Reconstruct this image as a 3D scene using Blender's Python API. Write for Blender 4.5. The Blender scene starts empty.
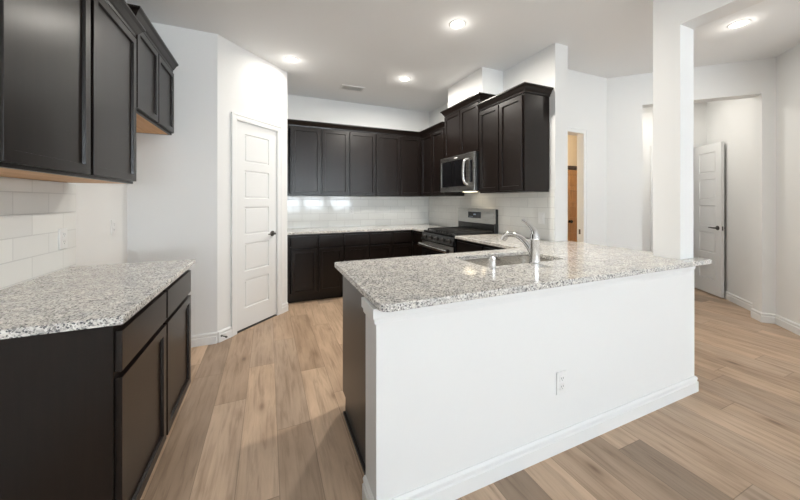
import bpy, bmesh, math, random
from mathutils import Vector, Matrix
random.seed(4)
PI = math.pi
S2 = math.sqrt(.5)
sc = bpy.context.scene
COL = sc.collection

# ------------------------------------------------------------------ camera
cam = bpy.data.cameras.new('camera')
cam.sensor_width = 36.0
cam.sensor_fit = 'HORIZONTAL'
cam.lens = 309.0 / 800.0 * 36.0
cam.shift_y = -(250.0 - 201.5) / 800.0
cam.clip_start = 0.02
camo = bpy.data.objects.new('camera', cam)
COL.objects.link(camo)
camo.location = (0, 0, 1.30)
camo.rotation_euler = (PI / 2, 0, -math.radians(23.1))
sc.camera = camo

# ------------------------------------------------------------------ world, daylight, exposure
wd = bpy.data.worlds.new('world')
sc.world = wd
wd.use_nodes = True
bg = wd.node_tree.nodes['Background']
bg.inputs[0].default_value = (0.86, 0.93, 1.0, 1)
bg.inputs[1].default_value = 1.0
vs = sc.view_settings
vs.view_transform = 'Standard'
vs.look = 'None'
vs.gamma = 1.0
vs.use_curve_mapping = False
vs.exposure = 0.0


def area(name, loc, rot, sx, sy, power, color=(1, 1, 1)):
    l = bpy.data.lights.new(name, 'AREA')
    l.shape = 'RECTANGLE'
    l.size, l.size_y = sx, sy
    l.energy = power
    l.color = color
    o = bpy.data.objects.new(name, l)
    COL.objects.link(o)
    o.location = loc
    o.rotation_euler = rot
    return o


DAY = (0.84, 0.93, 1.0)
WIN_W = 155.0
REAR_WIN = [(-0.62, 0.28), (0.52, 1.42), (1.66, 2.56), (2.95, 3.95)]
for a, b in REAR_WIN:       # daylight entering through each rear window
    area('window_daylight', ((a + b) / 2, -6.94, 1.40), (PI / 2 + 1.12, 0, 0), (b - a), 2.2, WIN_W, DAY)
ADDED_SIDE_WIN = [(-2.9, -1.5), (-5.2, -3.8)]  # invented windows out of view, added to brighten the stove wall
for a, b in ADDED_SIDE_WIN:
    area('window_daylight', (-1.03, (a + b) / 2, 1.45), (PI / 2 + .8, 0, -PI / 2), (b - a), 1.5, WIN_W * .12, DAY)  # fill light placed at each added side window
WARM = (1.0, 0.95, 0.87)

# ------------------------------------------------------------------ helpers


def obj(name, bm, mats, parent=None, smooth=False, loc=None, rotz=None):
    me = bpy.data.meshes.new(name)
    bmesh.ops.recalc_face_normals(bm, faces=bm.faces[:])
    bm.to_mesh(me)
    bm.free()
    if smooth:
        for p in me.polygons:
            p.use_smooth = True
        try:
            me.set_sharp_from_angle(angle=math.radians(35))
        except Exception:
            pass
    for m in (mats if isinstance(mats, (list, tuple)) else [mats]):
        me.materials.append(m)
    o = bpy.data.objects.new(name, me)
    COL.objects.link(o)
    if parent:
        o.parent = parent
    if loc:
        o.location = loc
    if rotz:
        o.rotation_euler = (0, 0, rotz)
    return o


def thing(name, label, cat, loc=(0, 0, 0), rotz=0, group=None):
    o = bpy.data.objects.new(name, None)
    COL.objects.link(o)
    o.empty_display_size = .1
    o.location = loc
    o.rotation_euler = (0, 0, rotz)
    o['label'] = label
    o['category'] = cat
    if group:
        o['group'] = group
    return o


def tag(o, label, cat, group=None):
    o['label'] = label
    o['category'] = cat
    if group:
        o['group'] = group
    return o


def struct(o, label=None, cat=None):
    o['kind'] = 'structure'
    if label:
        o['label'] = label
    if cat:
        o['category'] = cat
    return o


def BM():
    return bmesh.new()


def box(bm, x0, y0, z0, x1, y1, z1, bev=0.0, mi=0):
    r = bmesh.ops.create_cube(bm, size=1.0)
    vsx = r['verts']
    for v in vsx:
        v.co = Vector((x0 + (v.co.x + .5) * (x1 - x0), y0 + (v.co.y + .5) * (y1 - y0), z0 + (v.co.z + .5) * (z1 - z0)))
    fs = set(f for v in vsx for f in v.link_faces)
    for f in fs:
        f.material_index = mi
    if bev > 0:
        es = list(set(e for v in vsx for e in v.link_edges))
        r2 = bmesh.ops.bevel(bm, geom=es, offset=bev, segments=2, profile=.6, affect='EDGES')
        for f in r2['faces']:
            f.material_index = mi
    return bm


def prism(bm, pts, z0, z1, mi=0):
    lo = [bm.verts.new((p[0], p[1], z0)) for p in pts]
    hi = [bm.verts.new((p[0], p[1], z1)) for p in pts]
    n = len(pts)
    fs = [bm.faces.new(lo[::-1]), bm.faces.new(hi)]
    for i in range(n):
        fs.append(bm.faces.new((lo[i], lo[(i + 1) % n], hi[(i + 1) % n], hi[i])))
    for f in fs:
        f.material_index = mi
    return bm


def prism_x(bm, pts, x0, x1, mi=0):
    """profile pts (y, z) extruded along x"""
    lo = [bm.verts.new((x0, p[0], p[1])) for p in pts]
    hi = [bm.verts.new((x1, p[0], p[1])) for p in pts]
    n = len(pts)
    fs = [bm.faces.new(lo[::-1]), bm.faces.new(hi)]
    for i in range(n):
        fs.append(bm.faces.new((lo[i], lo[(i + 1) % n], hi[(i + 1) % n], hi[i])))
    for f in fs:
        f.material_index = mi
    return bm


def lathe(bm, prof, c=(0, 0, 0), axis='z', segs=28, mi=0, cap=True):
    rings = []
    for r, h in prof:
        ring = []
        for i in range(segs):
            a = 2 * PI * i / segs
            p = (r * math.cos(a), r * math.sin(a), h)
            if axis == 'y':
                p = (p[0], h, p[1])
            elif axis == 'x':
                p = (h, p[0], p[1])
            ring.append(bm.verts.new((c[0] + p[0], c[1] + p[1], c[2] + p[2])))
        rings.append(ring)
    for k in range(len(rings) - 1):
        for i in range(segs):
            j = (i + 1) % segs
            bm.faces.new((rings[k][i], rings[k][j], rings[k + 1][j], rings[k + 1][i])).material_index = mi
    if cap:
        bm.faces.new(rings[0][::-1]).material_index = mi
        bm.faces.new(rings[-1]).material_index = mi
    return bm


def tube(bm, pts, rad, segs=14, sub=6, mi=0, flat=1.0):
    """smooth tube through pts, radius list or number"""
    P = [Vector(p) for p in pts]
    R = rad if isinstance(rad, (list, tuple)) else [rad] * len(P)
    path, rr = [], []
    for i in range(len(P) - 1):
        p0, p1, p2, p3 = P[max(i - 1, 0)], P[i], P[i + 1], P[min(i + 2, len(P) - 1)]
        for s in range(sub):
            t = s / sub
            path.append(.5 * ((2 * p1) + (p2 - p0) * t + (2 * p0 - 5 * p1 + 4 * p2 - p3) * t * t + (3 * p1 - p0 - 3 * p2 + p3) * t ** 3))
            rr.append(R[i] * (1 - t) + R[i + 1] * t)
    path.append(P[-1])
    rr.append(R[-1])
    up = Vector((0, 0, 1))
    prev = None
    rings = []
    for i, p in enumerate(path):
        d = (path[min(i + 1, len(path) - 1)] - path[max(i - 1, 0)]).normalized()
        if prev is None:
            n = d.orthogonal() if abs(d.dot(up)) > .95 else d.cross(up)
        else:
            n = prev - d * prev.dot(d)
        n.normalize()
        prev = n.copy()
        b = d.cross(n)
        rings.append([bm.verts.new(p + (n * math.cos(2 * PI * k / segs) + b * math.sin(2 * PI * k / segs) * flat) * rr[i]) for k in range(segs)])
    for a, b in zip(rings[:-1], rings[1:]):
        for k in range(segs):
            j = (k + 1) % segs
            bm.faces.new((a[k], a[j], b[j], b[k])).material_index = mi
    bm.faces.new(rings[0][::-1]).material_index = mi
    bm.faces.new(rings[-1]).material_index = mi
    return bm


def arc(cx, cy, r, a0, a1, n=8):
    return [(cx + r * math.cos(math.radians(a0 + (a1 - a0) * i / n)), cy + r * math.sin(math.radians(a0 + (a1 - a0) * i / n))) for i in range(n + 1)]


def slab_mesh(outer, holes, z0, z1, bev=.004):
    bm = BM()
    es = []
    for loop in [outer] + holes:
        vv = [bm.verts.new((p[0], p[1], z1)) for p in loop]
        for i in range(len(vv)):
            es.append(bm.edges.new((vv[i], vv[(i + 1) % len(vv)])))
    r = bmesh.ops.triangle_fill(bm, use_beauty=True, use_dissolve=False, edges=es)
    fs = [g for g in r['geom'] if isinstance(g, bmesh.types.BMFace)]
    bmesh.ops.recalc_face_normals(bm, faces=fs)
    if fs[0].normal.z < 0:
        bmesh.ops.reverse_faces(bm, faces=fs)
    e = bmesh.ops.extrude_face_region(bm, geom=bm.faces[:])
    vv = [g for g in e['geom'] if isinstance(g, bmesh.types.BMVert)]
    for v in vv:
        v.co.z = z0
    bmesh.ops.recalc_face_normals(bm, faces=bm.faces[:])
    rim = [ed for ed in bm.edges if len(ed.link_faces) == 2 and ed.calc_face_angle(0) > 1.2 and abs(ed.verts[0].co.z - ed.verts[1].co.z) < 1e-5]
    bmesh.ops.bevel(bm, geom=rim, offset=bev, segments=3, profile=.5, affect='EDGES')
    return bm


# ------------------------------------------------------------------ materials
def mat(name, color, rough=.5, metal=0.0, spec=.5, coat=0.0, emit=None, estr=0.0):
    m = bpy.data.materials.new(name)
    m.use_nodes = True
    b = m.node_tree.nodes['Principled BSDF']
    b.inputs['Base Color'].default_value = (*color, 1)
    b.inputs['Roughness'].default_value = rough
    b.inputs['Metallic'].default_value = metal
    b.inputs['Specular IOR Level'].default_value = spec
    b.inputs['Coat Weight'].default_value = coat
    b.inputs['Coat Roughness'].default_value = .15
    if emit:
        b.inputs['Emission Color'].default_value = (*emit, 1)
        b.inputs['Emission Strength'].default_value = estr
    return m


class N:
    """tiny node-graph helper"""

    def __init__(s, m):
        s.t = m.node_tree
        s.b = s.t.nodes['Principled BSDF']

    def n(s, typ, **kw):
        nd = s.t.nodes.new(typ)
        for k, v in kw.items():
            if k == 'ins':
                for a, b in v.items():
                    if hasattr(b, 'is_output'):
                        s.t.links.new(b, nd.inputs[a])
                    else:
                        nd.inputs[a].default_value = b
            else:
                setattr(nd, k, v)
        return nd

    def math(s, op, a, b=None):
        nd = s.n('ShaderNodeMath', operation=op)
        for i, x in enumerate((a, b)):
            if x is None:
                continue
            if hasattr(x, 'is_output'):
                s.t.links.new(x, nd.inputs[i])
            else:
                nd.inputs[i].default_value = x
        return nd.outputs[0]

    def ramp(s, fac, stops, interp='LINEAR'):
        nd = s.n('ShaderNodeValToRGB', ins={'Fac': fac})
        cr = nd.color_ramp
        cr.interpolation = interp
        while len(cr.elements) < len(stops):
            cr.elements.new(.5)
        for e, (p, c) in zip(cr.elements, stops):
            e.position = p
            e.color = (*c, 1)
        return nd.outputs[0]

    def mix(s, fac, a, b, typ='MIX'):
        nd = s.n('ShaderNodeMix', data_type='RGBA', blend_type=typ)
        for i, x in ((0, fac), (6, a), (7, b)):
            if hasattr(x, 'is_output'):
                s.t.links.new(x, nd.inputs[i])
            else:
                nd.inputs[i].default_value = x if i == 0 else (*x, 1)
        return nd.outputs[2]

    def link(s, a, sock):
        s.t.links.new(a, s.b.inputs[sock])

    def pos(s):
        return s.n('ShaderNodeNewGeometry').outputs['Position']

    def bump(s, h, strength, dist=.002):
        nd = s.n('ShaderNodeBump', ins={'Height': h, 'Strength': strength, 'Distance': dist})
        s.link(nd.outputs[0], 'Normal')


def paint(name, col, rough=.6):
    m = mat(name, col, rough, spec=.3)
    g = N(m)
    nz = g.n('ShaderNodeTexNoise', ins={'Vector': g.pos(), 'Scale': 220.0, 'Detail': 2.0})
    g.bump(nz.outputs['Fac'], .06, .001)
    return m


M = {}
M['wall'] = paint('wall_paint', (.83, .83, .82))
M['ceil'] = paint('ceiling_paint', (.89, .90, .905), .8)
M['trim'] = mat('white_trim_paint', (.84, .845, .84), .32)
M['door'] = mat('white_door_paint', (.83, .835, .83), .35)
M['plastic'] = mat('white_plastic', (.83, .83, .82), .35)
M['slot'] = mat('dark_slot', (.05, .05, .05), .5)
M['chrome'] = mat('polished_chrome', (.78, .79, .80), .09, 1.0)
M['nickel'] = mat('dark_nickel', (.12, .115, .11), .3, 1.0)
M['black'] = mat('black_enamel', (.012, .012, .013), .25, spec=.5)
M['iron'] = mat('cast_iron', (.014, .014, .014), .55)
M['bglass'] = mat('black_glass', (.006, .006, .007), .05, spec=.6)
M['lens'] = mat('light_lens', (.9, .9, .88), .5, emit=(1.0, .95, .86), estr=9.0)
M['display'] = mat('dark_display', (.01, .012, .018), .1)
M['mark'] = mat('pale_mark', (.35, .42, .55), .4)
M['vent'] = mat('vent_white', (.82, .82, .81), .45)
M['glass'] = mat('window_glass', (1, 1, 1), .02)
M['glass'].node_tree.nodes['Principled BSDF'].inputs['Transmission Weight'].default_value = 1.0
M['tanwall'] = mat('tan_wall_paint', (.80, .70, .55), .6)
M['darkwood'] = mat('dark_lintel', (.05, .03, .02), .5)


def m_steel():
    m = mat('brushed_steel', (.50, .49, .47), .3, 1.0)
    g = N(m)
    tc = g.n('ShaderNodeTexCoord').outputs['Object']
    mp = g.n('ShaderNodeMapping', ins={'Vector': tc, 'Scale': (4, 4, 400)})
    nz = g.n('ShaderNodeTexNoise', ins={'Vector': mp.outputs[0], 'Scale': 1.0, 'Detail': 2.0})
    g.link(g.ramp(nz.outputs['Fac'], [(.3, (.24, .24, .24)), (.7, (.36, .36, .36))]), 'Roughness')
    return m


M['steel'] = m_steel()
M['basin'] = mat('satin_basin_steel', (.80, .78, .75), .24, 1.0)


def m_espresso():
    m = mat('espresso_stain', (.02, .014, .011), .32, spec=.36, coat=0.0)
    g = N(m)
    tc = g.n('ShaderNodeTexCoord').outputs['Object']
    mp = g.n('ShaderNodeMapping', ins={'Vector': tc, 'Scale': (26, 26, 1.6)})
    nz = g.n('ShaderNodeTexNoise', ins={'Vector': mp.outputs[0], 'Scale': 2.0, 'Detail': 5.0, 'Roughness': .6})
    c = g.ramp(nz.outputs['Fac'], [(.3, (.0065, .0042, .0034)), (.6, (.0095, .006, .0047)), (.8, (.013, .008, .006))])
    g.link(c, 'Base Color')
    g.b.inputs['Roughness'].default_value = .29
    g.b.inputs['Coat Roughness'].default_value = .22
    return m


M['cab'] = m_espresso()


def m_maple():
    m = mat('raw_maple', (.62, .40, .21), .5)
    g = N(m)
    tc = g.n('ShaderNodeTexCoord').outputs['Object']
    mp = g.n('ShaderNodeMapping', ins={'Vector': tc, 'Scale': (2, 30, 30)})
    nz = g.n('ShaderNodeTexNoise', ins={'Vector': mp.outputs[0], 'Scale': 1.5, 'Detail': 4.0})
    g.link(g.ramp(nz.outputs['Fac'], [(.3, (.56, .29, .12)), (.7, (.72, .43, .20))]), 'Base Color')
    return m


M['maple'] = m_maple()


def m_wood_door():
    m = mat('stained_oak', (.42, .24, .11), .35)
    g = N(m)
    tc = g.n('ShaderNodeTexCoord').outputs['Object']
    mp = g.n('ShaderNodeMapping', ins={'Vector': tc, 'Scale': (30, 30, 2)})
    nz = g.n('ShaderNodeTexNoise', ins={'Vector': mp.outputs[0], 'Scale': 1.5, 'Detail': 4.0})
    g.link(g.ramp(nz.outputs['Fac'], [(.3, (.34, .18, .08)), (.7, (.52, .30, .14))]), 'Base Color')
    return m


M['oak'] = m_wood_door()


def m_granite():
    m = mat('speckled_granite', (.6, .6, .58), .1, spec=.5)
    g = N(m)
    p = g.pos()
    wn = g.n('ShaderNodeTexNoise', ins={'Vector': p, 'Scale': 60.0, 'Detail': 3.0})
    warp = g.n('ShaderNodeVectorMath', operation='SCALE', ins={0: wn.outputs['Color'], 'Scale': .011})
    pv = g.n('ShaderNodeVectorMath', operation='ADD', ins={0: p, 1: warp.outputs[0]}).outputs[0]
    v1 = g.n('ShaderNodeTexVoronoi', ins={'Vector': pv, 'Scale': 190.0})
    s1 = g.n('ShaderNodeSeparateColor', ins={0: v1.outputs['Color']}).outputs[0]
    base = g.ramp(s1, [(0, (.16, .16, .165)), (.09, (.33, .32, .315)), (.22, (.55, .535, .51)), (.42, (.71, .69, .655)), (.66, (.82, .805, .775)), (.85, (.89, .88, .86))], 'CONSTANT')
    n2 = g.n('ShaderNodeTexNoise', ins={'Vector': p, 'Scale': 14.0, 'Detail': 4.0})
    tint = g.ramp(n2.outputs['Fac'], [(.35, (.80, .80, .80)), (.6, (1, .985, .955))])
    c = g.mix(1.0, base, tint, 'MULTIPLY')
    v2 = g.n('ShaderNodeTexVoronoi', ins={'Vector': pv, 'Scale': 120.0, 'Randomness': 1.0})
    s2 = g.n('ShaderNodeSeparateColor', ins={0: v2.outputs['Color']}).outputs[1]
    near = g.math('LESS_THAN', v2.outputs['Distance'], .42)
    dk = g.math('MULTIPLY', near, g.math('GREATER_THAN', s2, .84))
    c = g.mix(dk, c, (.12, .12, .125))
    g.link(c, 'Base Color')
    return m


M['granite'] = m_granite()


def m_tile(name, horiz, ox=0.0, oz=0.0):
    m = mat(name, (.84, .84, .82), .09, spec=.5)
    g = N(m)
    sp = g.n('ShaderNodeSeparateXYZ', ins={0: g.pos()})
    h = g.math('ADD', sp.outputs[horiz], ox)
    z = g.math('ADD', sp.outputs['Z'], oz)
    cv = g.n('ShaderNodeCombineXYZ', ins={'X': h, 'Y': z})
    bt = g.n('ShaderNodeTexBrick', offset=.5, ins={'Vector': cv.outputs[0], 'Color1': (.83, .83, .80, 1), 'Color2': (.77, .77, .745, 1), 'Mortar': (.58, .58, .56, 1),
                                                  'Scale': 1.0, 'Mortar Size': .0022, 'Mortar Smooth': .15, 'Brick Width': .252, 'Row Height': .1063})
    g.link(bt.outputs['Color'], 'Base Color')
    nz = g.n('ShaderNodeTexNoise', ins={'Vector': g.pos(), 'Scale': 9.0, 'Detail': 1.0})
    inv = g.math('SUBTRACT', 1.0, bt.outputs['Fac'])
    hh = g.math('ADD', inv, g.math('MULTIPLY', nz.outputs['Fac'], .8))
    g.bump(hh, .35, .003)
    g.link(g.math('ADD', .09, g.math('MULTIPLY', bt.outputs['Fac'], .5)), 'Roughness')
    return m


M['tile_y'] = m_tile('subway_tile_side', 'Y', .02, -.069)
M['tile_x'] = m_tile('subway_tile_back', 'X', .05, -.055)


def m_floor():
    m = mat('oak_plank_floor', (.5, .36, .25), .36, spec=.4)
    g = N(m)
    sp = g.n('ShaderNodeSeparateXYZ', ins={0: g.pos()})
    W, L = .182, 1.22
    xs = g.math('DIVIDE', g.math('ADD', sp.outputs['X'], 10.0 + .145), W)
    col = g.math('FLOOR', xs)
    fx = g.math('FRACT', xs)
    r1 = g.n('ShaderNodeTexWhiteNoise', noise_dimensions='1D', ins={'W': col}).outputs['Value']
    ys = g.math('DIVIDE', g.math('ADD', g.math('ADD', sp.outputs['Y'], 20.0), g.math('MULTIPLY', r1, L)), L)
    row = g.math('FLOOR', ys)
    fy = g.math('FRACT', ys)
    cid = g.n('ShaderNodeCombineXYZ', ins={'X': col, 'Y': row})
    wn = g.n('ShaderNodeTexWhiteNoise', noise_dimensions='2D', ins={'Vector': cid.outputs[0]})
    tone = wn.outputs['Value']
    base = g.ramp(tone, [(0, (.33, .24, .172)), (.2, (.45, .318, .218)), (.5, (.53, .378, .262)), (.78, (.60, .435, .305)), (1, (.42, .31, .225))])
    # grain, shifted for every plank
    off = g.math('MULTIPLY', tone, 37.0)
    gv = g.n('ShaderNodeCombineXYZ', ins={'X': g.math('MULTIPLY', sp.outputs['X'], 22.0), 'Y': g.math('MULTIPLY', sp.outputs['Y'], 1.7), 'Z': off})
    g1 = g.n('ShaderNodeTexNoise', ins={'Vector': gv.outputs[0], 'Scale': 1.6, 'Detail': 6.0, 'Roughness': .62, 'Distortion': .7})
    gr = g.ramp(g1.outputs['Fac'], [(.28, (.66, .63, .60)), (.5, (.98, .98, .98)), (.75, (1.12, 1.12, 1.12))])
    c = g.mix(1.0, base, gr, 'MULTIPLY')
    # soft cloudy figure
    gv2 = g.n('ShaderNodeCombineXYZ', ins={'X': g.math('MULTIPLY', sp.outputs['X'], 5.0), 'Y': g.math('MULTIPLY', sp.outputs['Y'], 1.6), 'Z': off})
    g2 = g.n('ShaderNodeTexNoise', ins={'Vector': gv2.outputs[0], 'Scale': 1.5, 'Detail': 3.0})
    c = g.mix(1.0, c, g.ramp(g2.outputs['Fac'], [(.3, (.84, .82, .80)), (.65, (1.06, 1.06, 1.06))]), 'MULTIPLY')
    # knots
    kv = g.n('ShaderNodeCombineXYZ', ins={'X': g.math('MULTIPLY', sp.outputs['X'], 5.5), 'Y': g.math('MULTIPLY', sp.outputs['Y'], 2.2), 'Z': off})
    vk = g.n('ShaderNodeTexVoronoi', ins={'Vector': kv.outputs[0], 'Scale': .85})
    kk = g.ramp(vk.outputs['Distance'], [(.03, (.42, .36, .32)), (.10, (.82, .80, .78)), (.20, (1, 1, 1))])
    c = g.mix(.85, c, kk, 'MULTIPLY')
    ex = g.math('MINIMUM', fx, g.math('SUBTRACT', 1.0, fx))
    ey = g.math('MINIMUM', fy, g.math('SUBTRACT', 1.0, fy))
    gap = g.math('MAXIMUM', g.math('LESS_THAN', ex, .009), g.math('LESS_THAN', ey, .0014))
    c = g.mix(g.math('MULTIPLY', gap, .55), c, (.12, .08, .05))
    g.link(c, 'Base Color')
    g.link(g.ramp(g1.outputs['Fac'], [(.3, (.44,) * 3), (.7, (.34,) * 3)]), 'Roughness')
    g.bump(g.math('SUBTRACT', g.math('MULTIPLY', g1.outputs['Fac'], .3), gap), .12, .002)
    return m


M['floor'] = m_floor()

# ------------------------------------------------------------------ room shell
CZ = 2.84
X0, XW, YB = -1.085, 2.56, 4.72      # left wall, stove wall, back wall (faces)
UX, VX = Vector((S2, S2, 0)), Vector((S2, -S2, 0))
J = Vector((4.90, 1.534, 0))


def uv(u, v):
    p = J + UX * u + VX * v
    return (p.x, p.y)


def hall_rect(bm, u0, u1, v0, v1, z0, z1):
    return prism(bm, [uv(u0, v0), uv(u0, v1), uv(u1, v1), uv(u1, v0)], z0, z1)


b = BM(); box(b, -1.3, -7.2, -.08, 8.4, 5.3, 0)
struct(obj('floor', b, M['floor']), 'warm oak plank floor running through kitchen and dining space', 'floor')
b = BM(); box(b, -1.3, -7.2, CZ, 8.4, 5.3, CZ + .1)
struct(obj('ceiling', b, M['ceil']), 'flat pale ceiling with recessed lights', 'ceiling')


def wall(name, fn, label=None, m='wall'):
    bm = BM()
    fn(bm)
    o = obj(name, bm, M[m])
    return struct(o, label, 'wall' if label else None)




def f_left(bm):
    box(bm, X0 - .12, -1.5, 0, X0, 3.395, CZ)
    box(bm, X0 - .12, -3.8, 0, X0, -2.9, CZ)
    box(bm, X0 - .12, -7.12, 0, X0, -5.2, CZ)
    for a, c in ADDED_SIDE_WIN:
        box(bm, X0 - .12, a, 0, X0, c, .65)
        box(bm, X0 - .12, a, 2.25, X0, c, CZ)


wall('wall_left', f_left, 'pale wall behind the nearer run of dark cabinets')
wall('wall_alcove', lambda bm: prism(bm, [(X0, 3.275), (-.43, 3.275), (-.43 - .085, 3.36 + .035), (X0, 3.395)], 0, CZ), 'pale wall at the back of the empty fridge alcove')


def f_pantry(bm):
    A = Vector((-.43, 3.275, 0))
    T = Matrix.Translation(A) @ Matrix.Rotation(PI / 4, 4, 'Z')
    for x0, x1, z0, z1 in ((0, .198, 0, CZ), (.742, .905, 0, CZ), (.198, .742, 2.105, CZ)):
        t = BM()
        box(t, x0, 0, z0, x1, .115, z1)
        bmesh.ops.transform(t, matrix=T, verts=t.verts[:])
        me = bpy.data.meshes.new('tmp'); t.to_mesh(me); t.free(); bm.from_mesh(me); bpy.data.meshes.remove(me)


wall('wall_pantry', f_pantry, 'angled pale wall holding the white pantry door')
wall('wall_pantry_return', lambda bm: box(bm, .09, 3.96, 0, .21, YB + .12, CZ))
wall('wall_back', lambda bm: box(bm, .21, YB, 0, XW, YB + .12, CZ), 'pale wall above the far row of dark cabinets')
wall('wall_stove', lambda bm: box(bm, XW, 2.165, 0, XW + .17, 5.05, CZ), 'pale wall behind range and microwave, ending in a free corner')
wall('wall_chase', lambda bm: box(bm, 2.255, 2.885, 2.535, XW, 3.62, CZ), 'pale boxed duct chase above the microwave cabinet')
YE = 2.54
wall('wall_entry', lambda bm: (box(bm, XW + .17, YE, 0, 2.79, YE + .075, CZ), box(bm, 3.462, YE, 0, 3.894, YE + .075, CZ), box(bm, 2.79, YE, 2.115, 3.462, YE + .075, CZ)),
     'pale wall with a doorway beyond the stove wall')
CV = -1.423   # v of the corner where the angled hall wall begins
wall('wall_hall_front', lambda bm: (hall_rect(bm, 0, .15, CV, -1.058, 0, CZ), hall_rect(bm, 0, .15, 0, .109, 0, CZ), hall_rect(bm, 0, .15, -1.058, 0, 2.465, CZ)),
     'angled pale wall with a wide trimless opening into the hall')
wall('wall_hall_right', lambda bm: hall_rect(bm, .15, 2.4, .125, .24, 0, CZ))
wall('wall_hall_left', lambda bm: hall_rect(bm, .15, 2.4, -1.30, -1.183, 0, CZ))
EU = 1.39
wall('wall_hall_end', lambda bm: (hall_rect(bm, EU, EU + .11, -1.183, -.495, 0, CZ), hall_rect(bm, EU, EU + .11, .015, .125, 0, CZ), hall_rect(bm, EU, EU + .11, -.495, .015, 2.11, CZ)))
wall('wall_hall_closet', lambda bm: hall_rect(bm, 2.3, 2.4, -1.183, .125, 0, CZ))
K = uv(0, .109)
KB = (K[0] - .70, K[1] - .70)
wall('wall_dining_angle', lambda bm: prism(bm, [K, uv(.15, .109), (KB[0] + .21, KB[1] - .0), KB], 0, CZ), 'angled pale wall turning away from the hall opening')
wall('wall_dining', lambda bm: box(bm, KB[0], -7.12, 0, KB[0] + .12, KB[1], CZ))


def f_rear(bm):
    xs = [X0 - .12]
    for a, c in REAR_WIN:
        xs += [a, c]
    xs.append(KB[0] + .12)
    for i in range(0, len(xs), 2):
        box(bm, xs[i], -7.12, 0, xs[i + 1], -7.0, CZ)
    for a, c in REAR_WIN:
        box(bm, a, -7.12, 0, c, -7.0, .30)
        box(bm, a, -7.12, 2.50, c, -7.0, CZ)


wall('wall_rear', f_rear)
for i, (a, c) in enumerate(REAR_WIN):
    bm = BM()
    for q in ((a, .30, a + .05, 2.50), (c - .05, .30, c, 2.50), (a + .05, .30, c - .05, .35), (a + .05, 2.45, c - .05, 2.50), (a + .05, 1.53, c - .05, 1.57)):
        box(bm, q[0], -7.10, q[1], q[2], -7.04, q[3])
    w = struct(obj('window_%d' % (i + 1), bm, M['trim']))
    bm = BM(); box(bm, a + .05, -7.075, .35, c - .05, -7.07, 2.45)
    obj('window_glass', bm, M['glass'], w)
for i, (a, c) in enumerate(ADDED_SIDE_WIN):  # frames and glass of the added, unseen side windows
    bm = BM()
    for q in ((a, .65, a + .05, 2.25), (c - .05, .65, c, 2.25), (a + .05, .65, c - .05, .70), (a + .05, 2.20, c - .05, 2.25), (a + .05, 1.43, c - .05, 1.47)):
        box(bm, X0 - .10, q[0], q[1], X0 - .04, q[2], q[3])
    w = struct(obj('window_%d' % (i + 5), bm, M['trim']))
    bm = BM(); box(bm, X0 - .075, a + .05, .70, X0 - .07, c - .05, 2.20)
    obj('window_glass', bm, M['glass'], w)
# entry space behind the doorway
wall('wall_entry_far', lambda bm: box(bm, XW + .17, 5.05, 0, 8.3, 5.17, CZ), 'tan wall far beyond the doorway', 'tanwall')
wall('wall_entry_end', lambda bm: box(bm, 8.2, 1.0, 0, 8.3, 5.05, CZ))
# column, header, pony wall
CX0, CX1, CY0, CY1 = 2.535, 2.695, 1.165, 1.325
HDR = 2.485
wall('column', lambda bm: box(bm, CX0, CY0, .884, CX1, CY1, CZ), 'square white drywall column rising from the peninsula end')
wall('beam', lambda bm: box(bm, CX0, -7.0, HDR, CX1, CY0, CZ), 'white drywall header running from the column over the dining opening')
PY0, PY1, PX0, PX1 = 1.16, 1.306, .393, 2.695
wall('wall_peninsula', lambda bm: box(bm, PX0, PY0, 0, PX1, PY1, .882), 'white half-height wall under the granite peninsula')

# ------------------------------------------------------------------ baseboards and casings
BB = [(0, 0), (-.016, 0), (-.016, .066), (-.011, .070), (-.011, .078), (-.013, .084), (-.013, .092), (-.005, .102), (0, .102)]


def base_run(name, a, c, label=None, ext0=0.0, ext1=0.0, parent=None):
    """baseboard along a->c (plan), the room on the right-hand side of the run (local -y)"""
    a, c = Vector((*a, 0)), Vector((*c, 0))
    d = c - a
    L = d.length
    bm = BM()
    lo, hi = [], []
    for y, z in BB:
        lo.append(bm.verts.new((0 + ext0 * y, y, z)))
        hi.append(bm.verts.new((L - ext1 * y, y, z)))
    bm.faces.new(lo[::-1]); bm.faces.new(hi)
    for i in range(len(BB)):
        j = (i + 1) % len(BB)
        bm.faces.new((lo[i], lo[j], hi[j], hi[i]))
    o = obj(name, bm, M['trim'], parent, loc=(a.x, a.y, 0), rotz=math.atan2(d.y, d.x))
    return struct(o, label, 'baseboard' if label else None)


t8 = math.tan(PI / 8)
A0 = (-.43, 3.275)


def diag(s):
    return (A0[0] + s * S2, A0[1] + s * S2)


base_run('baseboard_alcove', (X0, 3.275), A0, 'white baseboard in the empty fridge alcove', 0, -t8)
base_run('baseboard_pantry_near', A0, diag(.142), 'short white baseboard beside the hinge side of the pantry door', -t8, 0)
base_run('baseboard_pantry_far', diag(.798), diag(.905), 'short white baseboard beside the handle side of the pantry door', 0, 0)
base_run('baseboard_entry', (3.52, YE), (3.894, YE), None, 0, -t8)
base_run('baseboard_hall_front', uv(0, CV), uv(0, -1.058), None, -t8, 1)
base_run('baseboard_hall_jamb', uv(.15, 0), uv(0, 0), 'short white baseboard wrapping the hall opening corner', 0, 1)
base_run('baseboard_hall_corner', uv(0, 0), K, None, 1, -1)
base_run('baseboard_dining_angle', K, KB, 'white baseboard on the angled dining wall', -1, 0)
base_run('baseboard_hall_right', uv(EU, .125), uv(.165, .125), 'white baseboard running into the hall behind the open door')
base_run('baseboard_hall_end', uv(EU, -1.183), uv(EU, -.56))
base_run('baseboard_peninsula_front', (PX0, PY0), (PX1, PY0), 'long white baseboard along the peninsula half wall', 1, 1)
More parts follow.
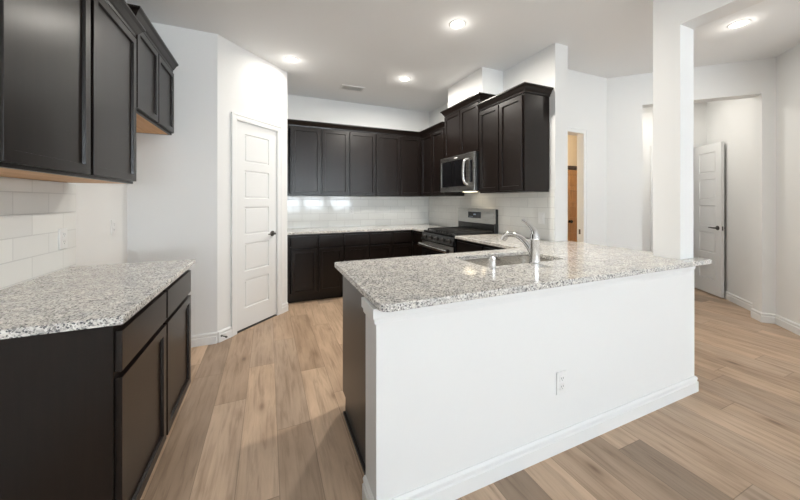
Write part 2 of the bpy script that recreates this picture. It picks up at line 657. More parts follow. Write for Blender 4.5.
base_run('baseboard_peninsula_end', (PX0, PY1), (PX0, PY0), 'short white baseboard on the narrow end of the half wall', 0, 1)
base_run('baseboard_peninsula_side', (PX1, PY0), (PX1, PY1), None, 1, 0)

# apron trim beneath the peninsula counter
AP = [(0, .818), (-.010, .818), (-.012, .838), (-.019, .842), (-.019, .882), (0, .882)]


def apron(name, a, c, e0, e1, label=None):
    a, c = Vector((*a, 0)), Vector((*c, 0))
    d = c - a
    L = d.length
    bm = BM()
    lo = [bm.verts.new((e0 * y, y, z)) for y, z in AP]
    hi = [bm.verts.new((L - e1 * y, y, z)) for y, z in AP]
    bm.faces.new(lo[::-1]); bm.faces.new(hi)
    for i in range(len(AP)):
        j = (i + 1) % len(AP)
        bm.faces.new((lo[i], lo[j], hi[j], hi[i]))
    return struct(obj(name, bm, M['trim'], loc=(a.x, a.y, 0), rotz=math.atan2(d.y, d.x)), label, 'trim' if label else None)


apron('trim_1', (PX0, PY0), (PX1 - .03, PY0), 1, 0, 'white apron trim under the front edge of the peninsula granite')
apron('trim_2', (PX0, PY1), (PX0, PY0), 0, 1, 'white apron trim on the narrow end of the half wall')


def casing(name, w, h, cw=.056, label=None, loc=(0, 0, 0), rotz=0, depth=.115):
    """door casing around an opening x 0..w, z 0..h on a wall whose face is y=0; also the jamb lining"""
    bm = BM()
    for x0, x1, z0, z1 in ((-cw, -.004, 0, h + cw), (w + .004, w + cw, 0, h + cw), (-.004, w + .004, h + .004, h + cw)):
        box(bm, x0, -.014, z0, x1, 0, z1, .003)
    for x0, x1, z0, z1 in ((-cw - .002, -cw + .014, 0, h + cw + .002), (w + cw - .014, w + cw + .002, 0, h + cw + .002), (-cw, w + cw, h + cw - .014, h + cw + .002)):
        box(bm, x0, -.019, z0, x1, -.001, z1, .003)
    for x0, x1, z0, z1 in ((-.004, .004, 0, h), (w - .004, w + .004, 0, h), (-.004, w + .004, h - .004, h + .004)):
        box(bm, x0, -.012, z0, x1, depth, z1)
    o = obj(name, bm, M['trim'], loc=loc, rotz=rotz)
    return struct(o, label, 'door casing' if label else None)


def grid_door(w, h, t, stile=.105, rails=None, rows=5, mats=None):
    """five-panel interior door, x 0..w, y 0..t, z 0..h, panels sunk on both faces"""
    rt, rb, rm = .115, .20, .085
    ph = (h - rt - rb - rm * (rows - 1)) / rows
    zs = [0, rb]
    for i in range(rows):
        zs.append(zs[-1] + ph)
        zs.append(zs[-1] + (rm if i < rows - 1 else rt))
    zs[-1] = h
    xs = [0, stile, w - stile, w]
    bm = BM()
    panels = []
    G = {}
    for y in (0, t):
        for i, x in enumerate(xs):
            for k, z in enumerate(zs):
                G[(y, i, k)] = bm.verts.new((x, y, z))
    for y in (0, t):
        for i in range(3):
            for k in range(len(zs) - 1):
                q = [G[(y, i, k)], G[(y, i + 1, k)], G[(y, i + 1, k + 1)], G[(y, i, k + 1)]]
                f = bm.faces.new(q if y == 0 else q[::-1])
                if i == 1 and k % 2 == 1:
                    panels.append(f)
    nk = len(zs) - 1
    for k in range(nk):
        bm.faces.new((G[(0, 0, k)], G[(0, 0, k + 1)], G[(t, 0, k + 1)], G[(t, 0, k)]))
        bm.faces.new((G[(0, 3, k)], G[(t, 3, k)], G[(t, 3, k + 1)], G[(0, 3, k + 1)]))
    for i in range(3):
        bm.faces.new((G[(0, i, 0)], G[(t, i, 0)], G[(t, i + 1, 0)], G[(0, i + 1, 0)]))
        bm.faces.new((G[(0, i, nk)], G[(0, i + 1, nk)], G[(t, i + 1, nk)], G[(t, i, nk)]))
    bm.normal_update()
    bmesh.ops.inset_individual(bm, faces=panels, thickness=.007, depth=-.011)
    bmesh.ops.inset_individual(bm, faces=panels, thickness=.016, depth=.0)
    bmesh.ops.inset_individual(bm, faces=panels, thickness=.008, depth=.007)
    return bm


def lever(parent, x, z, side, t, direction):
    """round rose, neck and lever on one face; side -1 = face y=0, +1 = face y=t"""
    y0 = 0 if side < 0 else t
    bm = BM()
    lathe(bm, [(.030, 0), (.030, side * .006), (.026, side * .010), (.011, side * .012), (.011, side * .045), (.006, side * .048)], (x, y0, z), 'y', 24)
    tube(bm, [(x, y0 + side * .042, z), (x + direction * .03, y0 + side * .045, z), (x + direction * .06, y0 + side * .047, z + .003), (x + direction * .095, y0 + side * .045, z + .0)], [.010, .0095, .008, .006], 12)
    o = obj('door_handle', bm, M['nickel'], parent, smooth=True)
    o['label'] = 'dark nickel lever handle'
    return o


def hinges(parent, zs, y, x=0):
    for z in zs:
        bm = BM()
        lathe(bm, [(.006, -.045), (.006, .045)], (x, y - .004, z), 'z', 12)
        box(bm, x - .004, y - .003, z - .045, x + .014, y + .001, z + .045)
        obj('hinge', bm, M['vent'], parent)


# pantry door
casing('trim_4', .544, 2.105, .056, 'white casing around the pantry door', (*diag(.198), 0), PI / 4)
p = diag(.198 + .006)
d1 = struct(obj('door_1', grid_door(.532, 2.085, .035), M['door'], loc=(p[0] + .012 * -S2, p[1] + .012 * S2, .016), rotz=PI / 4), 'closed white five-panel pantry door in the angled wall', 'door')
lever(d1, .475, .925, -1, .035, -1)
hinges(d1, (.22, 1.04, 1.86), 0)
bm = BM(); box(bm, .198, .002, 0, .742, .11, .006)
struct(obj('door_gap_shade', bm, M['slot'], loc=(*A0, 0), rotz=PI / 4))  # dark-coloured strip standing in for the shade in the gap under the door
# closet behind the pantry door stays dark and closed
wall('wall_pantry_closet', lambda bm: (box(bm, X0 - .12, 3.395, 0, X0, YB + .12, CZ), box(bm, X0, YB, 0, .09, YB + .12, CZ)))

# open door in the hall
casing('trim_6', .51, 2.11, .056, None, (*uv(EU, -.495), 0), -PI / 4, .11)
latch = Vector((5.595, 2.095, 0)); hinge = Vector((5.885, 2.50, 0))
dv = (hinge - latch)
ang = math.atan2(dv.y, dv.x)
d2 = struct(obj('door_2', grid_door(dv.length, 2.085, .035, .095), M['door'], loc=(latch.x, latch.y, .016), rotz=ang), 'open white five-panel door standing in the hall', 'door')
lever(d2, .055, .925, +1, .035, 1)
lever(d2, .055, .925, -1, .035, 1)
bm = BM(); box(bm, -.0015, .010, .895, .0005, .025, .95, .0005); obj('latch_plate', bm, M['nickel'], d2)
# doorway to the entry and the far wood door
casing('trim_7', .672, 2.115, .05, 'white casing of the doorway beyond the stove wall', (2.79, YE, 0), 0, .075)
bm = BM(); box(bm, 3.4565, YE + .028, .905, 3.4585, YE + .052, .965); o = struct(obj('trim_8', bm, M['nickel']))
o['label'] = 'small dark strike plate on the doorway jamb'; o['category'] = 'strike plate'
d3 = struct(obj('door_3', grid_door(.9, 2.02, .04, .12), M['oak'], loc=(6.27, 5.005, .01)), 'warm wooden door far beyond the doorway', 'door')
bm = BM(); lathe(bm, [(.032, 0), (.032, -.008), (.014, -.012), (.014, -.035), (.034, -.05), (.036, -.066), (.022, -.08)], (.09, 0, .83), 'y', 20)
k = obj('knob', bm, M['black'], d3, smooth=True); k['label'] = 'round black knob'
bm = BM(); box(bm, 6.2, 4.99, 2.04, 7.24, 5.05, 2.12)
struct(obj('trim_9', bm, M['darkwood']), 'dark head trim over the far wooden door', 'trim')
lp = bpy.data.lights.new('entry_lamp_light', 'POINT'); lp.energy = 90; lp.color = (1.0, .80, .55); lp.shadow_soft_size = .12
lo = bpy.data.objects.new('entry_lamp_light', lp); COL.objects.link(lo); lo.location = (5.0, 4.3, 2.6)

# door stop on the pantry baseboard
bm = BM()
lathe(bm, [(.010, 0), (.010, -.004), (.004, -.006), (.004, -.055), (.008, -.057), (.008, -.072), (.005, -.075)], (0, 0, 0), 'y', 14)
p = diag(.03)
tag(obj('door_stop', bm, M['nickel'], smooth=True, loc=(p[0] + .0125 * S2, p[1] - .0125 * S2, .055), rotz=PI / 4), 'small dark door stop on the white baseboard corner by the pantry', 'door stop')

# ------------------------------------------------------------------ backsplash tile
bm = BM(); box(bm, X0, 1.2, .914, X0 + .010, 2.50, 1.405)
struct(obj('wall_left_backsplash', bm, M['tile_y']), 'glossy white subway tile above the nearer granite counter', 'backsplash')
bm = BM(); box(bm, .21, YB - .010, .914, XW, YB, 1.42)
struct(obj('wall_back_backsplash', bm, M['tile_x']), 'glossy white subway tile under the far row of cabinets', 'backsplash')
bm = BM(); box(bm, XW - .010, 2.17, .914, XW, YB - .010, 1.42)
struct(obj('wall_stove_backsplash', bm, M['tile_y']), 'glossy white subway tile behind the range', 'backsplash')

# ------------------------------------------------------------------ cabinets


def shaker(w, h, t=.020, stile=.057):
    bm = BM()
    box(bm, 0, -t, 0, w, 0, h, .0018)
    f = min((f for f in bm.faces), key=lambda f: f.calc_center_median().y - f.calc_area() * .0001)
    f = max((f for f in bm.faces if f.normal.y < -.99), key=lambda f: f.calc_area())
    bmesh.ops.inset_region(bm, faces=[f], thickness=stile, depth=0)
    bmesh.ops.inset_region(bm, faces=[f], thickness=.004, depth=-.012)
    return bm


def slab(w, h, t=.020):
    bm = BM()
    box(bm, 0, -t, 0, w, 0, h, .0025)
    return bm


CROWN = [(0, -.012), (.010, -.012), (.012, .004), (.020, .012), (.036, .040), (.046, .048), (.050, .052), (.050, .064), (0, .064)]


def crown_mesh(w, d, z, left, right, prof=CROWN):
    bm = BM()
    loops = []
    for o, dz in prof:
        pts = []
        if left:
            pts += [(-o, d), (-o, -o)]
        else:
            pts += [(0, -o)]
        if right:
            pts += [(w + o, -o), (w + o, d)]
        else:
            pts += [(w, -o)]
        loops.append([bm.verts.new((x, y, z + dz)) for x, y in pts])
    n = len(loops)
    for i in range(n):
        a, c = loops[i], loops[(i + 1) % n]
        for k in range(len(a) - 1):
            bm.faces.new((a[k], a[k + 1], c[k + 1], c[k]))
    bm.faces.new([l[0] for l in loops]); bm.faces.new([l[-1] for l in loops][::-1])
    return bm


def cabinet(name, label, loc, rotz, w, d, z0, z1, fronts, base=False, crown=None, bottom='maple', group=None, toe=.075, kick_ends=(0, 0)):
    """local: x 0..w along the face, y 0..d into the wall, face frame at y=0, fronts proud of it.
    fronts: (kind, x0, x1, z0, z1)"""
    t = thing(name, label, 'cabinet', (loc[0], loc[1], 0), rotz, group)
    P = .018
    bm = BM()
    if base:
        side = [(.019, .10), (.019, z1), (d, z1), (d, 0), (toe, 0), (toe, .10)]
        prism_x(bm, side, 0, P); prism_x(bm, side, w - P, w)
        box(bm, P, .019, .10, w - P, d, .118)
        box(bm, P, d - .008, .118, w - P, d, z1)
        zc0 = .10
    else:
        box(bm, 0, .019, z0, P, d, z1); box(bm, w - P, .019, z0, w, d, z1)
        box(bm, P, d - .008, z0 + .03, w - P, d, z1)
        box(bm, P, .019, z1 - P, w - P, d - .008, z1)
        zc0 = z0
    obj('carcass', bm, M['cab'], t)
    bm = BM()
    st = .035
    box(bm, 0, 0, zc0, st, .019, z1); box(bm, w - st, 0, zc0, w, .019, z1)
    box(bm, st, 0, zc0, w - st, .019, zc0 + st); box(bm, st, 0, z1 - st, w - st, .019, z1)
    for kf in sorted(set(round(f[3], 3) for f in fronts if f[3] > zc0 + .2)):
        box(bm, st, 0, kf - .025, w - st, .019, kf + .01)
    for xm in sorted(set(round(f[1], 3) for f in fronts if f[1] > .06)):
        box(bm, xm - .02, 0.0005, zc0 + st, xm + .015, .0185, z1 - st)
    obj('face_frame', bm, M['cab'], t)
    if base:
        bm = BM(); box(bm, 0, toe, 0, w, toe + .012, .10)
        obj('toe_kick', bm, M['cab'], t)
    else:
        bm = BM(); box(bm, P, .019, z0, w - P, d, z0 + .018)
        o = obj('bottom_panel', bm, M[bottom], t)
        if bottom == 'maple':
            o['label'] = 'pale raw wood underside'
    for f in fronts:
        kind, x0, x1, a, c = f
        bm = shaker(x1 - x0, c - a) if kind == 'door' else slab(x1 - x0, c - a)
        obj('door' if kind == 'door' else 'drawer', bm, M['cab'], t, loc=(x0, 0, a))
    if crown:
        obj('crown_molding', crown_mesh(w, d, z1, crown[0], crown[1]), M['cab'], t)
    return t


BZ = .882           # top of base cabinets
DR = ('drawer', .712, .853)


def base_fronts(cells, gap=.006):
    out = []
    for x0, x1 in cells:
        out.append(('door', x0 + gap, x1 - gap, .122, .690))
        out.append(('drawer', x0 + gap, x1 - gap, .712, .853))
    return out


# left base run: faces +X, local x -> +Y
LXF = -.485
G1 = 'base cabinets under the nearer counter'
cabinet('base_cabinet', 'dark base cabinet under the granite with an exposed flat end panel at the open end', (LXF, 1.35), PI / 2, .53, .6, 0, BZ, base_fronts([(.006, .524)]), True, group=G1)
cabinet('base_cabinet', 'dark base cabinet under the granite, beside the empty fridge alcove', (LXF, 1.88), PI / 2, .53, .6, 0, BZ, base_fronts([(.006, .524)]), True, group=G1)
# left uppers
LU = -.778
cabinet('wall_cabinet', 'large dark two-door wall cabinet hung above the nearer granite counter', (LU, 1.36), PI / 2, 1.075, .32, 1.41, 2.345,
        [('door', .010, .524, 1.425, 2.315), ('door', .552, 1.066, 1.425, 2.315)], crown=(0, 1))
cabinet('wall_cabinet', 'short dark two-door cabinet hung high over the empty fridge alcove', (LU, 2.437), PI / 2, .836, .32, 1.88, 2.445,
        [('door', .010, .41, 1.895, 2.415), ('door', .426, .826, 1.895, 2.415)], crown=(1, 0))
# back base run: faces -Y
BYF = 4.115
G2 = 'base cabinets along the far wall'
bx = [.215, .925, 1.61]
cabinet('base_cabinet', 'dark base cabinet on the far wall, beside the pantry corner', (.215, BYF), 0, .715, .60, 0, BZ, base_fronts([(.045, .375), (.39, .71)]), True, group=G2)
cabinet('base_cabinet', 'dark base cabinet on the far wall, second from the pantry corner', (.93, BYF), 0, .70, .60, 0, BZ, base_fronts([(.006, .345), (.355, .694)]), True, group=G2)
cabinet('base_cabinet', 'dark base cabinet on the far wall, tucked in the corner by the range', (1.63, BYF), 0, .325, .60, 0, BZ, base_fronts([(.006, .31)]), True, group=G2)
# back uppers
UYF = 4.395
G3 = 'wall cabinets along the far wall'
cabinet('wall_cabinet', 'dark two-door wall cabinet on the far wall, beside the pantry corner', (.215, UYF), 0, .86, .32, 1.378, 2.33,
        [('door', .078, .452, 1.393, 2.30), ('door', .475, .845, 1.393, 2.30)], bottom='cab', crown=(0, 0), group=G3)
cabinet('wall_cabinet', 'dark two-door wall cabinet at the middle of the far wall', (1.075, UYF), 0, .80, .32, 1.378, 2.33,
        [('door', .010, .392, 1.393, 2.30), ('door', .408, .788, 1.393, 2.30)], bottom='cab', crown=(0, 0), group=G3)
cabinet('wall_cabinet', 'dark single-door wall cabinet on the far wall, in the inside corner', (1.875, UYF), 0, .36, .32, 1.378, 2.33,
        [('door', .010, .335, 1.393, 2.30)], bottom='cab', crown=(0, 0), group=G3)
# stove wall uppers: faces -X, local x -> -Y
SXF = 2.235
cabinet('wall_cabinet', 'narrow dark two-door wall cabinet between the inside corner and the microwave', (SXF, 4.395), -PI / 2, .735, .32, 1.378, 2.33,
        [('door', .060, .385, 1.393, 2.30), ('door', .398, .725, 1.393, 2.30)], bottom='cab', crown=(0, 0))
cabinet('wall_cabinet', 'raised dark two-door cabinet above the steel microwave', (SXF, 3.655), -PI / 2, .752, .32, 1.875, 2.47,
        [('door', .008, .37, 1.885, 2.445), ('door', .382, .744, 1.885, 2.445)], bottom='cab', crown=(1, 1))
cabinet('wall_cabinet', 'tall dark two-door wall cabinet with exposed side at the free end of stove wall', (SXF, 2.90), -PI / 2, .67, .32, 1.395, 2.345,
        [('door', .010, .325, 1.41, 2.315), ('door', .340, .655, 1.41, 2.315)], bottom='cab', crown=(0, 1))
# stove wall base cabinets
SBF = 1.965
cabinet('base_cabinet', 'dark base cabinet between the range and the peninsula', (SBF, 2.949), -PI / 2, .957, .59, 0, BZ, base_fronts([(.006, .46), (.468, .75)]), True)
cabinet('corner_base_cabinet', 'dark base cabinet filling the corner past the range', (SBF, 4.095), -PI / 2, .364, .59, 0, BZ, base_fronts([(.012, .356)]), True)
# peninsula cabinets: face +Y, local x -> -X, exposed end on -X
PF = 1.945
t = cabinet('sink_base_cabinet', 'dark peninsula sink cabinet with a brown exposed end beside the half wall', (1.955, PF), PI, 1.52, PF - PY1 - .002, 0, BZ,
            [('door', .03, .37, .122, .690), ('door', .38, .745, .122, .690), ('drawer', .03, .745, .712, .853), ('door', .765, 1.13, .122, .853), ('door', 1.14, 1.505, .122, .690), ('drawer', 1.14, 1.505, .712, .853)], True)
bm = BM()
prism_x(bm, [(.07, 0), (.07, .006), (.07, .016), (PF - PY1 - .004, .016), (PF - PY1 - .004, 0)], 1.52, 1.534)
obj('shoe_molding', bm, M['cab'], t)

# ------------------------------------------------------------------ countertops
CT0, CT1 = .884, .914
SX0, SX1, SY0, SY1 = 1.185, 1.85, 1.475, 1.835     # sink cut-out


def rrect(x0, y0, x1, y1, r, n=6):
    return arc(x1 - r, y0 + r, r, -90, 0, n) + arc(x1 - r, y1 - r, r, 0, 90, n) + arc(x0 + r, y1 - r, r, 90, 180, n) + arc(x0 + r, y0 + r, r, 180, 270, n)


pen = arc(.385 + .045, 1.08 + .045, .045, 180, 270, 6) + [(2.718, 1.08), (2.718, 1.161), (CX0 - .003, 1.161), (CX0 - .003, CY1 + .003), (2.718, CY1 + .003), (2.718, 2.162), (XW - .012, 2.162),
       (XW - .012, 2.951), (1.93, 2.951), (1.93, 1.977)] + arc(.385 + .02, 1.977 - .02, .02, 90, 180, 4)
tag(obj('countertop', slab_mesh(pen, [rrect(SX0, SY0, SX1, SY1, .03)], CT0, CT1), M['granite']), 'speckled granite countertop of the peninsula, with the sink cut into it', 'countertop')
lc = [(X0 + .002, 1.325), (-.45, 1.325), (-.45, 2.45), (X0 + .002, 2.45)]
tag(obj('countertop', slab_mesh(lc, [], CT0, CT1), M['granite']), 'short speckled granite countertop ending at the fridge alcove', 'countertop')
bc = [(.214, 4.085), (1.93, 4.085), (1.93, 3.73), (XW - .012, 3.73), (XW - .012, YB - .012), (.214, YB - .012)]
tag(obj('countertop', slab_mesh(bc, [], CT0, CT1), M['granite']), 'speckled granite countertop along the far tiled wall and corner', 'countertop')

# ------------------------------------------------------------------ sink, faucet, air gap
sink = thing('kitchen_sink', 'steel double-bowl sink set into the peninsula granite', 'sink', ((SX0 + SX1) / 2, (SY0 + SY1) / 2, 0))


def bowl(x0, y0, x1, y1, ztop, zbot):
    bm = BM()
    rings = []
    for inset, z, r in ((0, ztop, .05), (.004, zbot + .04, .05), (.014, zbot + .012, .045), (.04, zbot, .03)):
        rings.append([bm.verts.new((x, y, z)) for x, y in rrect(x0 + inset, y0 + inset, x1 - inset, y1 - inset, r)])
    # outside skin
    for inset, z, r in ((.045, zbot - .003, .03), (.010, zbot + .010, .045), (-.002, zbot + .04, .05), (-.002, ztop, .05)):
        rings.append([bm.verts.new((x, y, z)) for x, y in rrect(x0 + inset, y0 + inset, x1 - inset, y1 - inset, r)])
    n = len(rings[0])
    for k in range(len(rings)):
        if k == 3:
            continue
        a, c = rings[k], rings[(k + 1) % len(rings)]
        for i in range(n):
            j = (i + 1) % n
            bm.faces.new((a[i], a[j], c[j], c[i]))
    bm.faces.new(rings[3]); bm.faces.new(rings[4])
    return bm


cx, cy = sink.location.x, sink.location.y
midx = SX0 + .345
for k, (x0, x1) in enumerate(((SX0 - .004, midx - .012), (midx + .012, SX1 + .004))):
    o = obj('bowl', bowl(x0 - cx, SY0 - .004 - cy, x1 - cx, SY1 + .004 - cy, .882, .70), M['basin'], sink, smooth=True)
    bm = BM()
    lathe(bm, [(.042, .7005), (.042, .7035), (.034, .704), (.030, .7015), (.006, .7015), (.006, .706)], ((x0 + x1) / 2 - cx, 0, 0), 'z', 24)
    obj('drain', bm, M['chrome'], o, smooth=True)
bm = BM(); box(bm, midx - .012 - cx, SY0 + .04 - cy, .80, midx + .012 - cx, SY1 - .04 - cy, .872, .006)
obj('divider', bm, M['basin'], sink)

fx, fy = 1.515, 1.428
fau = thing('faucet', 'chrome single-lever faucet arching over the sink', 'faucet', (fx, fy, CT1))
bm = BM()
lathe(bm, [(.034, 0), (.034, .006), (.030, .010), (.029, .150), (.030, .152), (.030, .160), (.028, .163), (.027, .180), (.021, .192), (.008, .198)], (0, 0, 0), 'z', 32)
obj('body', bm, M['chrome'], fau, smooth=True)
bm = BM()
tube(bm, [(0, .010, .050), (-.004, .040, .098), (-.010, .090, .142), (-.018, .150, .166), (-.026, .205, .164), (-.030, .232, .145)], [.022, .019, .0165, .0165, .019, .0205], 18)
sp = obj('spout', bm, M['chrome'], fau, smooth=True)
bm = BM()
tube(bm, [(-.0295, .225, .151), (-.032, .242, .127)], [.0215, .0185], 18)
obj('aerator', bm, M['chrome'], sp, smooth=True)
bm = BM()
tube(bm, [(0, -.004, .168), (0, .004, .200), (-.003, .028, .228), (-.007, .060, .250), (-.011, .092, .266)], [.0265, .0215, .0145, .011, .0115], 16, flat=.85)
obj('lever', bm, M['chrome'], fau, smooth=True)

bm = BM()
lathe(bm, [(.021, 0), (.021, .004), (.0175, .007), (.0175, .058), (.0165, .066), (.012, .070), (.004, .071)], (0, 0, 0), 'z', 28)
tag(obj('air_gap', bm, M['chrome'], smooth=True, loc=(1.196, 1.435, CT1)), 'short chrome air gap cap standing on the granite beside the sink', 'air gap')

# ------------------------------------------------------------------ range
RY0, RY1 = 2.955, 3.725
rg = thing('range', 'black and steel gas range between the dark base cabinets', 'stove', (1.935, RY1, 0), -PI / 2)   # local x -> -Y, y -> +X
RW = RY1 - RY0
bm = BM(); box(bm, .002, .03, .09, RW - .002, .60, .895, .004); box(bm, .03, .06, 0, RW - .03, .58, .09)
obj('body', bm, M['black'], rg)
bm = BM(); box(bm, 0, .0, .895, RW, .615, .918, .006)
obj('cooktop', bm, M['black'], rg)
bm = BM(); prism_x(bm, [(-.028, .790), (-.034, .80), (-.010, .893), (.03, .893), (.03, .785)], .002, RW - .002)
cp = obj('control_panel', bm, M['black'], rg)
for i in range(5):
    bm = BM()
    lathe(bm, [(.022, 0), (.022, -.006), (.018, -.010), (.016, -.034), (.012, -.036)], (.09 + i * .1475, -.024, .845), 'y', 20)
    box(bm, .09 + i * .1475 - .004, -.064, .827, .09 + i * .1475 + .004, -.055, .863, .002)
    o = obj('knob', bm, M['nickel'], cp, smooth=True)
bm = BM(); box(bm, .004, -.022, .26, RW - .004, .03, .780, .005)
od = obj('oven_door', bm, M['black'], rg)
bm = BM(); box(bm, .10, -.0235, .36, RW - .10, -.021, .65, .001)
obj('oven_window', bm, M['bglass'], od)
bm = BM(); box(bm, .004, -.026, .695, RW - .004, -.020, .781, .002)
o = obj('steel_band', bm, M['steel'], od); o['label'] = 'brushed steel band across the oven door top'
bm = BM()
tube(bm, [(.035, -.076, .735), (RW / 2, -.080, .735), (RW - .035, -.076, .735)], .026, 14, 8, flat=1.0)
for x in (.06, RW - .06):
    box(bm, x - .014, -.075, .722, x + .014, -.02, .748, .003)
o = obj('handle', bm, M['basin'], od, smooth=True); o['label'] = 'brushed steel bar handle'
bm = BM(); box(bm, .004, -.018, .095, RW - .004, .03, .25, .005)
obj('drawer', bm, M['black'], rg)
for k in range(3):       # continuous cast iron grates
    x0, x1 = .02 + k * .245, .02 + k * .245 + .238
    bm = BM()
    for y in (.06, .30, .54):
        box(bm, x0, y - .006, .930, x1, y + .006, .944, .002)
    for x in (x0 + .006, (x0 + x1) / 2, x1 - .006):
        box(bm, x - .006, .055, .930, x + .006, .545, .944, .002)
    for x in (x0 + .008, x1 - .008):
        for y in (.06, .30, .54):
            box(bm, x - .007, y - .007, .917, x + .007, y + .007, .931)
    obj('grate', bm, M['iron'], rg)
for (x, y, r) in ((.15, .17, .042), (.15, .43, .034), (RW - .15, .17, .048), (RW - .15, .43, .034), (RW / 2, .30, .038)):
    bm = BM()
    lathe(bm, [(r, .917), (r, .922), (r * .8, .924), (r * .75, .929), (r * .3, .930)], (x, y, 0), 'z', 20)
    obj('burner', bm, M['iron'], rg, smooth=True)
bm = BM(); box(bm, .0, .555, .918, RW, .612, 1.03, .004); box(bm, .0, .575, 1.03, RW, .612, 1.205, .006)
bgd = obj('backguard', bm, M['black'], rg)
bm = BM(); prism_x(bm, [(.548, 1.025), (.556, 1.21), (.575, 1.21), (.575, 1.025)], .004, RW - .004)
o = obj('steel_panel', bm, M['steel'], bgd); o['label'] = 'brushed steel backguard face'
bm = BM(); prism_x(bm, [(.5485, 1.085), (.5520, 1.165), (.556, 1.165), (.556, 1.085)], RW / 2 - .14, RW / 2 + .13)
ds = obj('display', bm, M['display'], bgd)
bm = BM(); box(bm, RW / 2 - .02, .5490, 1.125, RW / 2 + .03, .5516, 1.14)
for i in range(4):
    box(bm, RW / 2 - .11 + i * .022, .5478, 1.100, RW / 2 - .10 + i * .022, .5500, 1.106)
obj('display_marking', bm, M['mark'], bgd)

# ------------------------------------------------------------------ microwave
MY0, MY1 = 2.905, 3.655
mw = thing('microwave', 'steel over-the-range microwave hung under the raised cabinet', 'microwave', (2.165, MY1, 0), -PI / 2)
MWW = MY1 - MY0
MZ0, MZ1 = 1.425, 1.872
bm = BM(); box(bm, .0, .025, MZ0, MWW, .39, MZ1, .004)
obj('body', bm, M['black'], mw)
bm = BM()
box(bm, .0, -.008, MZ0, MWW, .025, MZ0 + .062, .003)                # lower band
box(bm, .0, -.008, MZ1 - .055, MWW, .025, MZ1, .003)                # upper band
box(bm, .0, -.008, MZ0 + .062, .035, .025, MZ1 - .055, .002)
box(bm, MWW - .16, -.008, MZ0 + .062, MWW, .025, MZ1 - .055, .002)
fr = obj('front_frame', bm, M['steel'], mw)
bm = BM(); box(bm, .035, -.004, MZ0 + .062, MWW - .16, .022, MZ1 - .055, .001)
obj('door_window', bm, M['bglass'], mw)
bm = BM()
tube(bm, [(MWW - .135, -.004, MZ0 + .075), (MWW - .142, -.045, MZ0 + .11), (MWW - .145, -.058, (MZ0 + MZ1) / 2), (MWW - .142, -.045, MZ1 - .10), (MWW - .135, -.004, MZ1 - .065)], .0165, 14, 8)
o = obj('handle', bm, M['steel'], mw, smooth=True); o['label'] = 'bowed steel handle'
bm = BM(); box(bm, MWW - .085, -.0095, MZ0 + .10, MWW - .03, -.007, MZ1 - .09, .0005)
obj('keypad', bm, M['bglass'], mw)
bm = BM(); box(bm, MWW / 2 - .035, -.0092, MZ1 - .034, MWW / 2 + .035, -.0075, MZ1 - .020, .0005)
obj('badge', bm, M['vent'], fr)
bm = BM(); box(bm, .28, .16, MZ0 - .003, .46, .26, MZ0 + .001)
ml = obj('cooktop_lamp', bm, mat('lamp_cover', (.9, .88, .8), .4, emit=(1, .85, .6), estr=6.0), mw)
sl = bpy.data.lights.new('microwave_lamp_light', 'SPOT'); sl.energy = 9; sl.color = (1, .82, .58); sl.spot_size = 2.2; sl.spot_blend = .6; sl.shadow_soft_size = .03
so = bpy.data.objects.new('microwave_lamp_light', sl); COL.objects.link(so); so.location = (2.44, 3.10, MZ0 - .012); so.rotation_euler = (0, math.radians(28), 0)

# ------------------------------------------------------------------ outlets and switch plates


def outlet(label, loc, rotz, rocker=False):
    t = thing('switch_plate' if rocker else 'outlet', label, 'light switch' if rocker else 'outlet', loc, rotz, 'wall outlets and switches')
    bm = BM(); box(bm, -.036, -.006, -.058, .036, 0, .058, .002)
    obj('cover_plate', bm, M['plastic'], t)
    for dz in ((0,) if rocker else (.021, -.021)):
        bm = BM(); box(bm, -.017, -.0085, dz - (.033 if rocker else .0145), .017, -.0055, dz + (.033 if rocker else .0145), .002)
        r = obj('rocker' if rocker else 'receptacle', bm, M['plastic'], t)
        if not rocker:
            bm = BM()
            for sx in (-.0065, .0065):
                box(bm, sx - .0013, -.0088, dz - .001, sx + .0013, -.0084, dz + .008)
            lathe(bm, [(.0023, -.0088), (.0023, -.0084)], (0, 0, dz - .007), 'y', 10)
            obj('slot', bm, M['slot'], r)
    return t


outlet('white outlet low on the half wall beneath the granite', (1.413, PY0, .353), 0)
outlet('white outlet on the subway tile above the nearer counter', (X0 + .010, 2.365, 1.09), PI / 2)
outlet('white outlet on the bare wall of the fridge alcove', (X0, 3.015, 1.105), PI / 2)
outlet('white outlet on the far tile under the middle cabinets', (1.19, YB - .010, 1.16), 0)
outlet('white wide-rocker switch on the tile near the free end of stove wall', (XW - .010, 2.32, 1.13), -PI / 2, True)

# ------------------------------------------------------------------ ceiling lights and vent


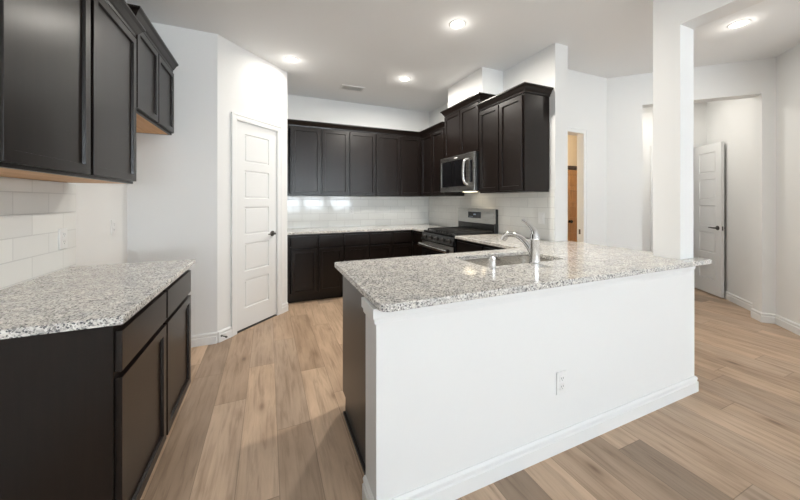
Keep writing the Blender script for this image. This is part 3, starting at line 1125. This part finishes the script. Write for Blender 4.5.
def downlight(label, x, y, watts, glow=0.7, first=[None]):
    if first[0] is None:
        t = thing('recessed_downlight', label, 'ceiling light', (x, y, CZ), 0, 'recessed ceiling lights')
        bm = BM()
        lathe(bm, [(.0556, 0), (.0556, -.005), (.060, -.006), (.070, -.004), (.074, 0)], (0, 0, 0), 'z', 40, cap=False)
        obj('trim_ring', bm, M['trim'], t, smooth=True)
        bm = BM(); lathe(bm, [(.0560, -.0005), (.0560, -.0062), (.045, -.0075)], (0, 0, 0), 'z', 40)
        obj('lens', bm, M['lens'], t, smooth=True)
        first[0] = t
    else:
        src = first[0]
        t = src.copy(); COL.objects.link(t)
        t.location = (x, y, CZ); t['label'] = label
        for ch in list(src.children):
            c = ch.copy(); COL.objects.link(c); c.parent = t
    l = bpy.data.lights.new('downlight_glow', 'AREA'); l.shape = 'DISK'; l.size = .11; l.energy = watts; l.color = WARM; l.spread = math.radians(175)
    o = bpy.data.objects.new('downlight_glow', l); COL.objects.link(o); o.location = (x, y, CZ - .012)
    if glow:
        l = bpy.data.lights.new('halo_fill', 'POINT'); l.energy = glow; l.color = WARM; l.shadow_soft_size = .035  # extra point light added below the lens to brighten the ceiling around it
        o = bpy.data.objects.new('halo_fill', l); COL.objects.link(o); o.location = (x, y, CZ - .05)
    return t


downlight('round recessed ceiling light by the pantry wall', .235, 3.54, 5)
downlight('round recessed ceiling light near the duct chase', 1.575, 3.54, 32)
downlight('round recessed ceiling light above the sink side of the kitchen', 1.51, 2.27, 32)
downlight('round recessed ceiling light beyond the column, by the hall opening', 3.75, 1.31, 6)

p = uv(.72, -.66)  # hall light is out of view, added to lift the hall walls
downlight('added unseen recessed ceiling light inside the hall behind the opening', p[0], p[1], 9)

vt = thing('air_vent', 'small white ceiling air register between two recessed lights', 'air vent', (1.05, 4.12, CZ), 0)
bm = BM()
for x0, y0, x1, y1 in ((-.16, -.09, .16, -.065), (-.16, .065, .16, .09), (-.16, -.065, -.135, .065), (.135, -.065, .16, .065)):
    box(bm, x0, y0, -.008, x1, y1, 0)
obj('frame', bm, M['vent'], vt)
bm = BM(); box(bm, -.135, -.065, -.002, .135, .065, -.0005)
obj('duct_backing', bm, M['slot'], vt)
bm = BM()
for i in range(9):
    x = -.12 + i * .03
    prism(bm, [(x - .009, -.065), (x + .006, -.065), (x + .006, .065), (x - .009, .065)], -.0075, -.005)
obj('slat', bm, M['vent'], vt)
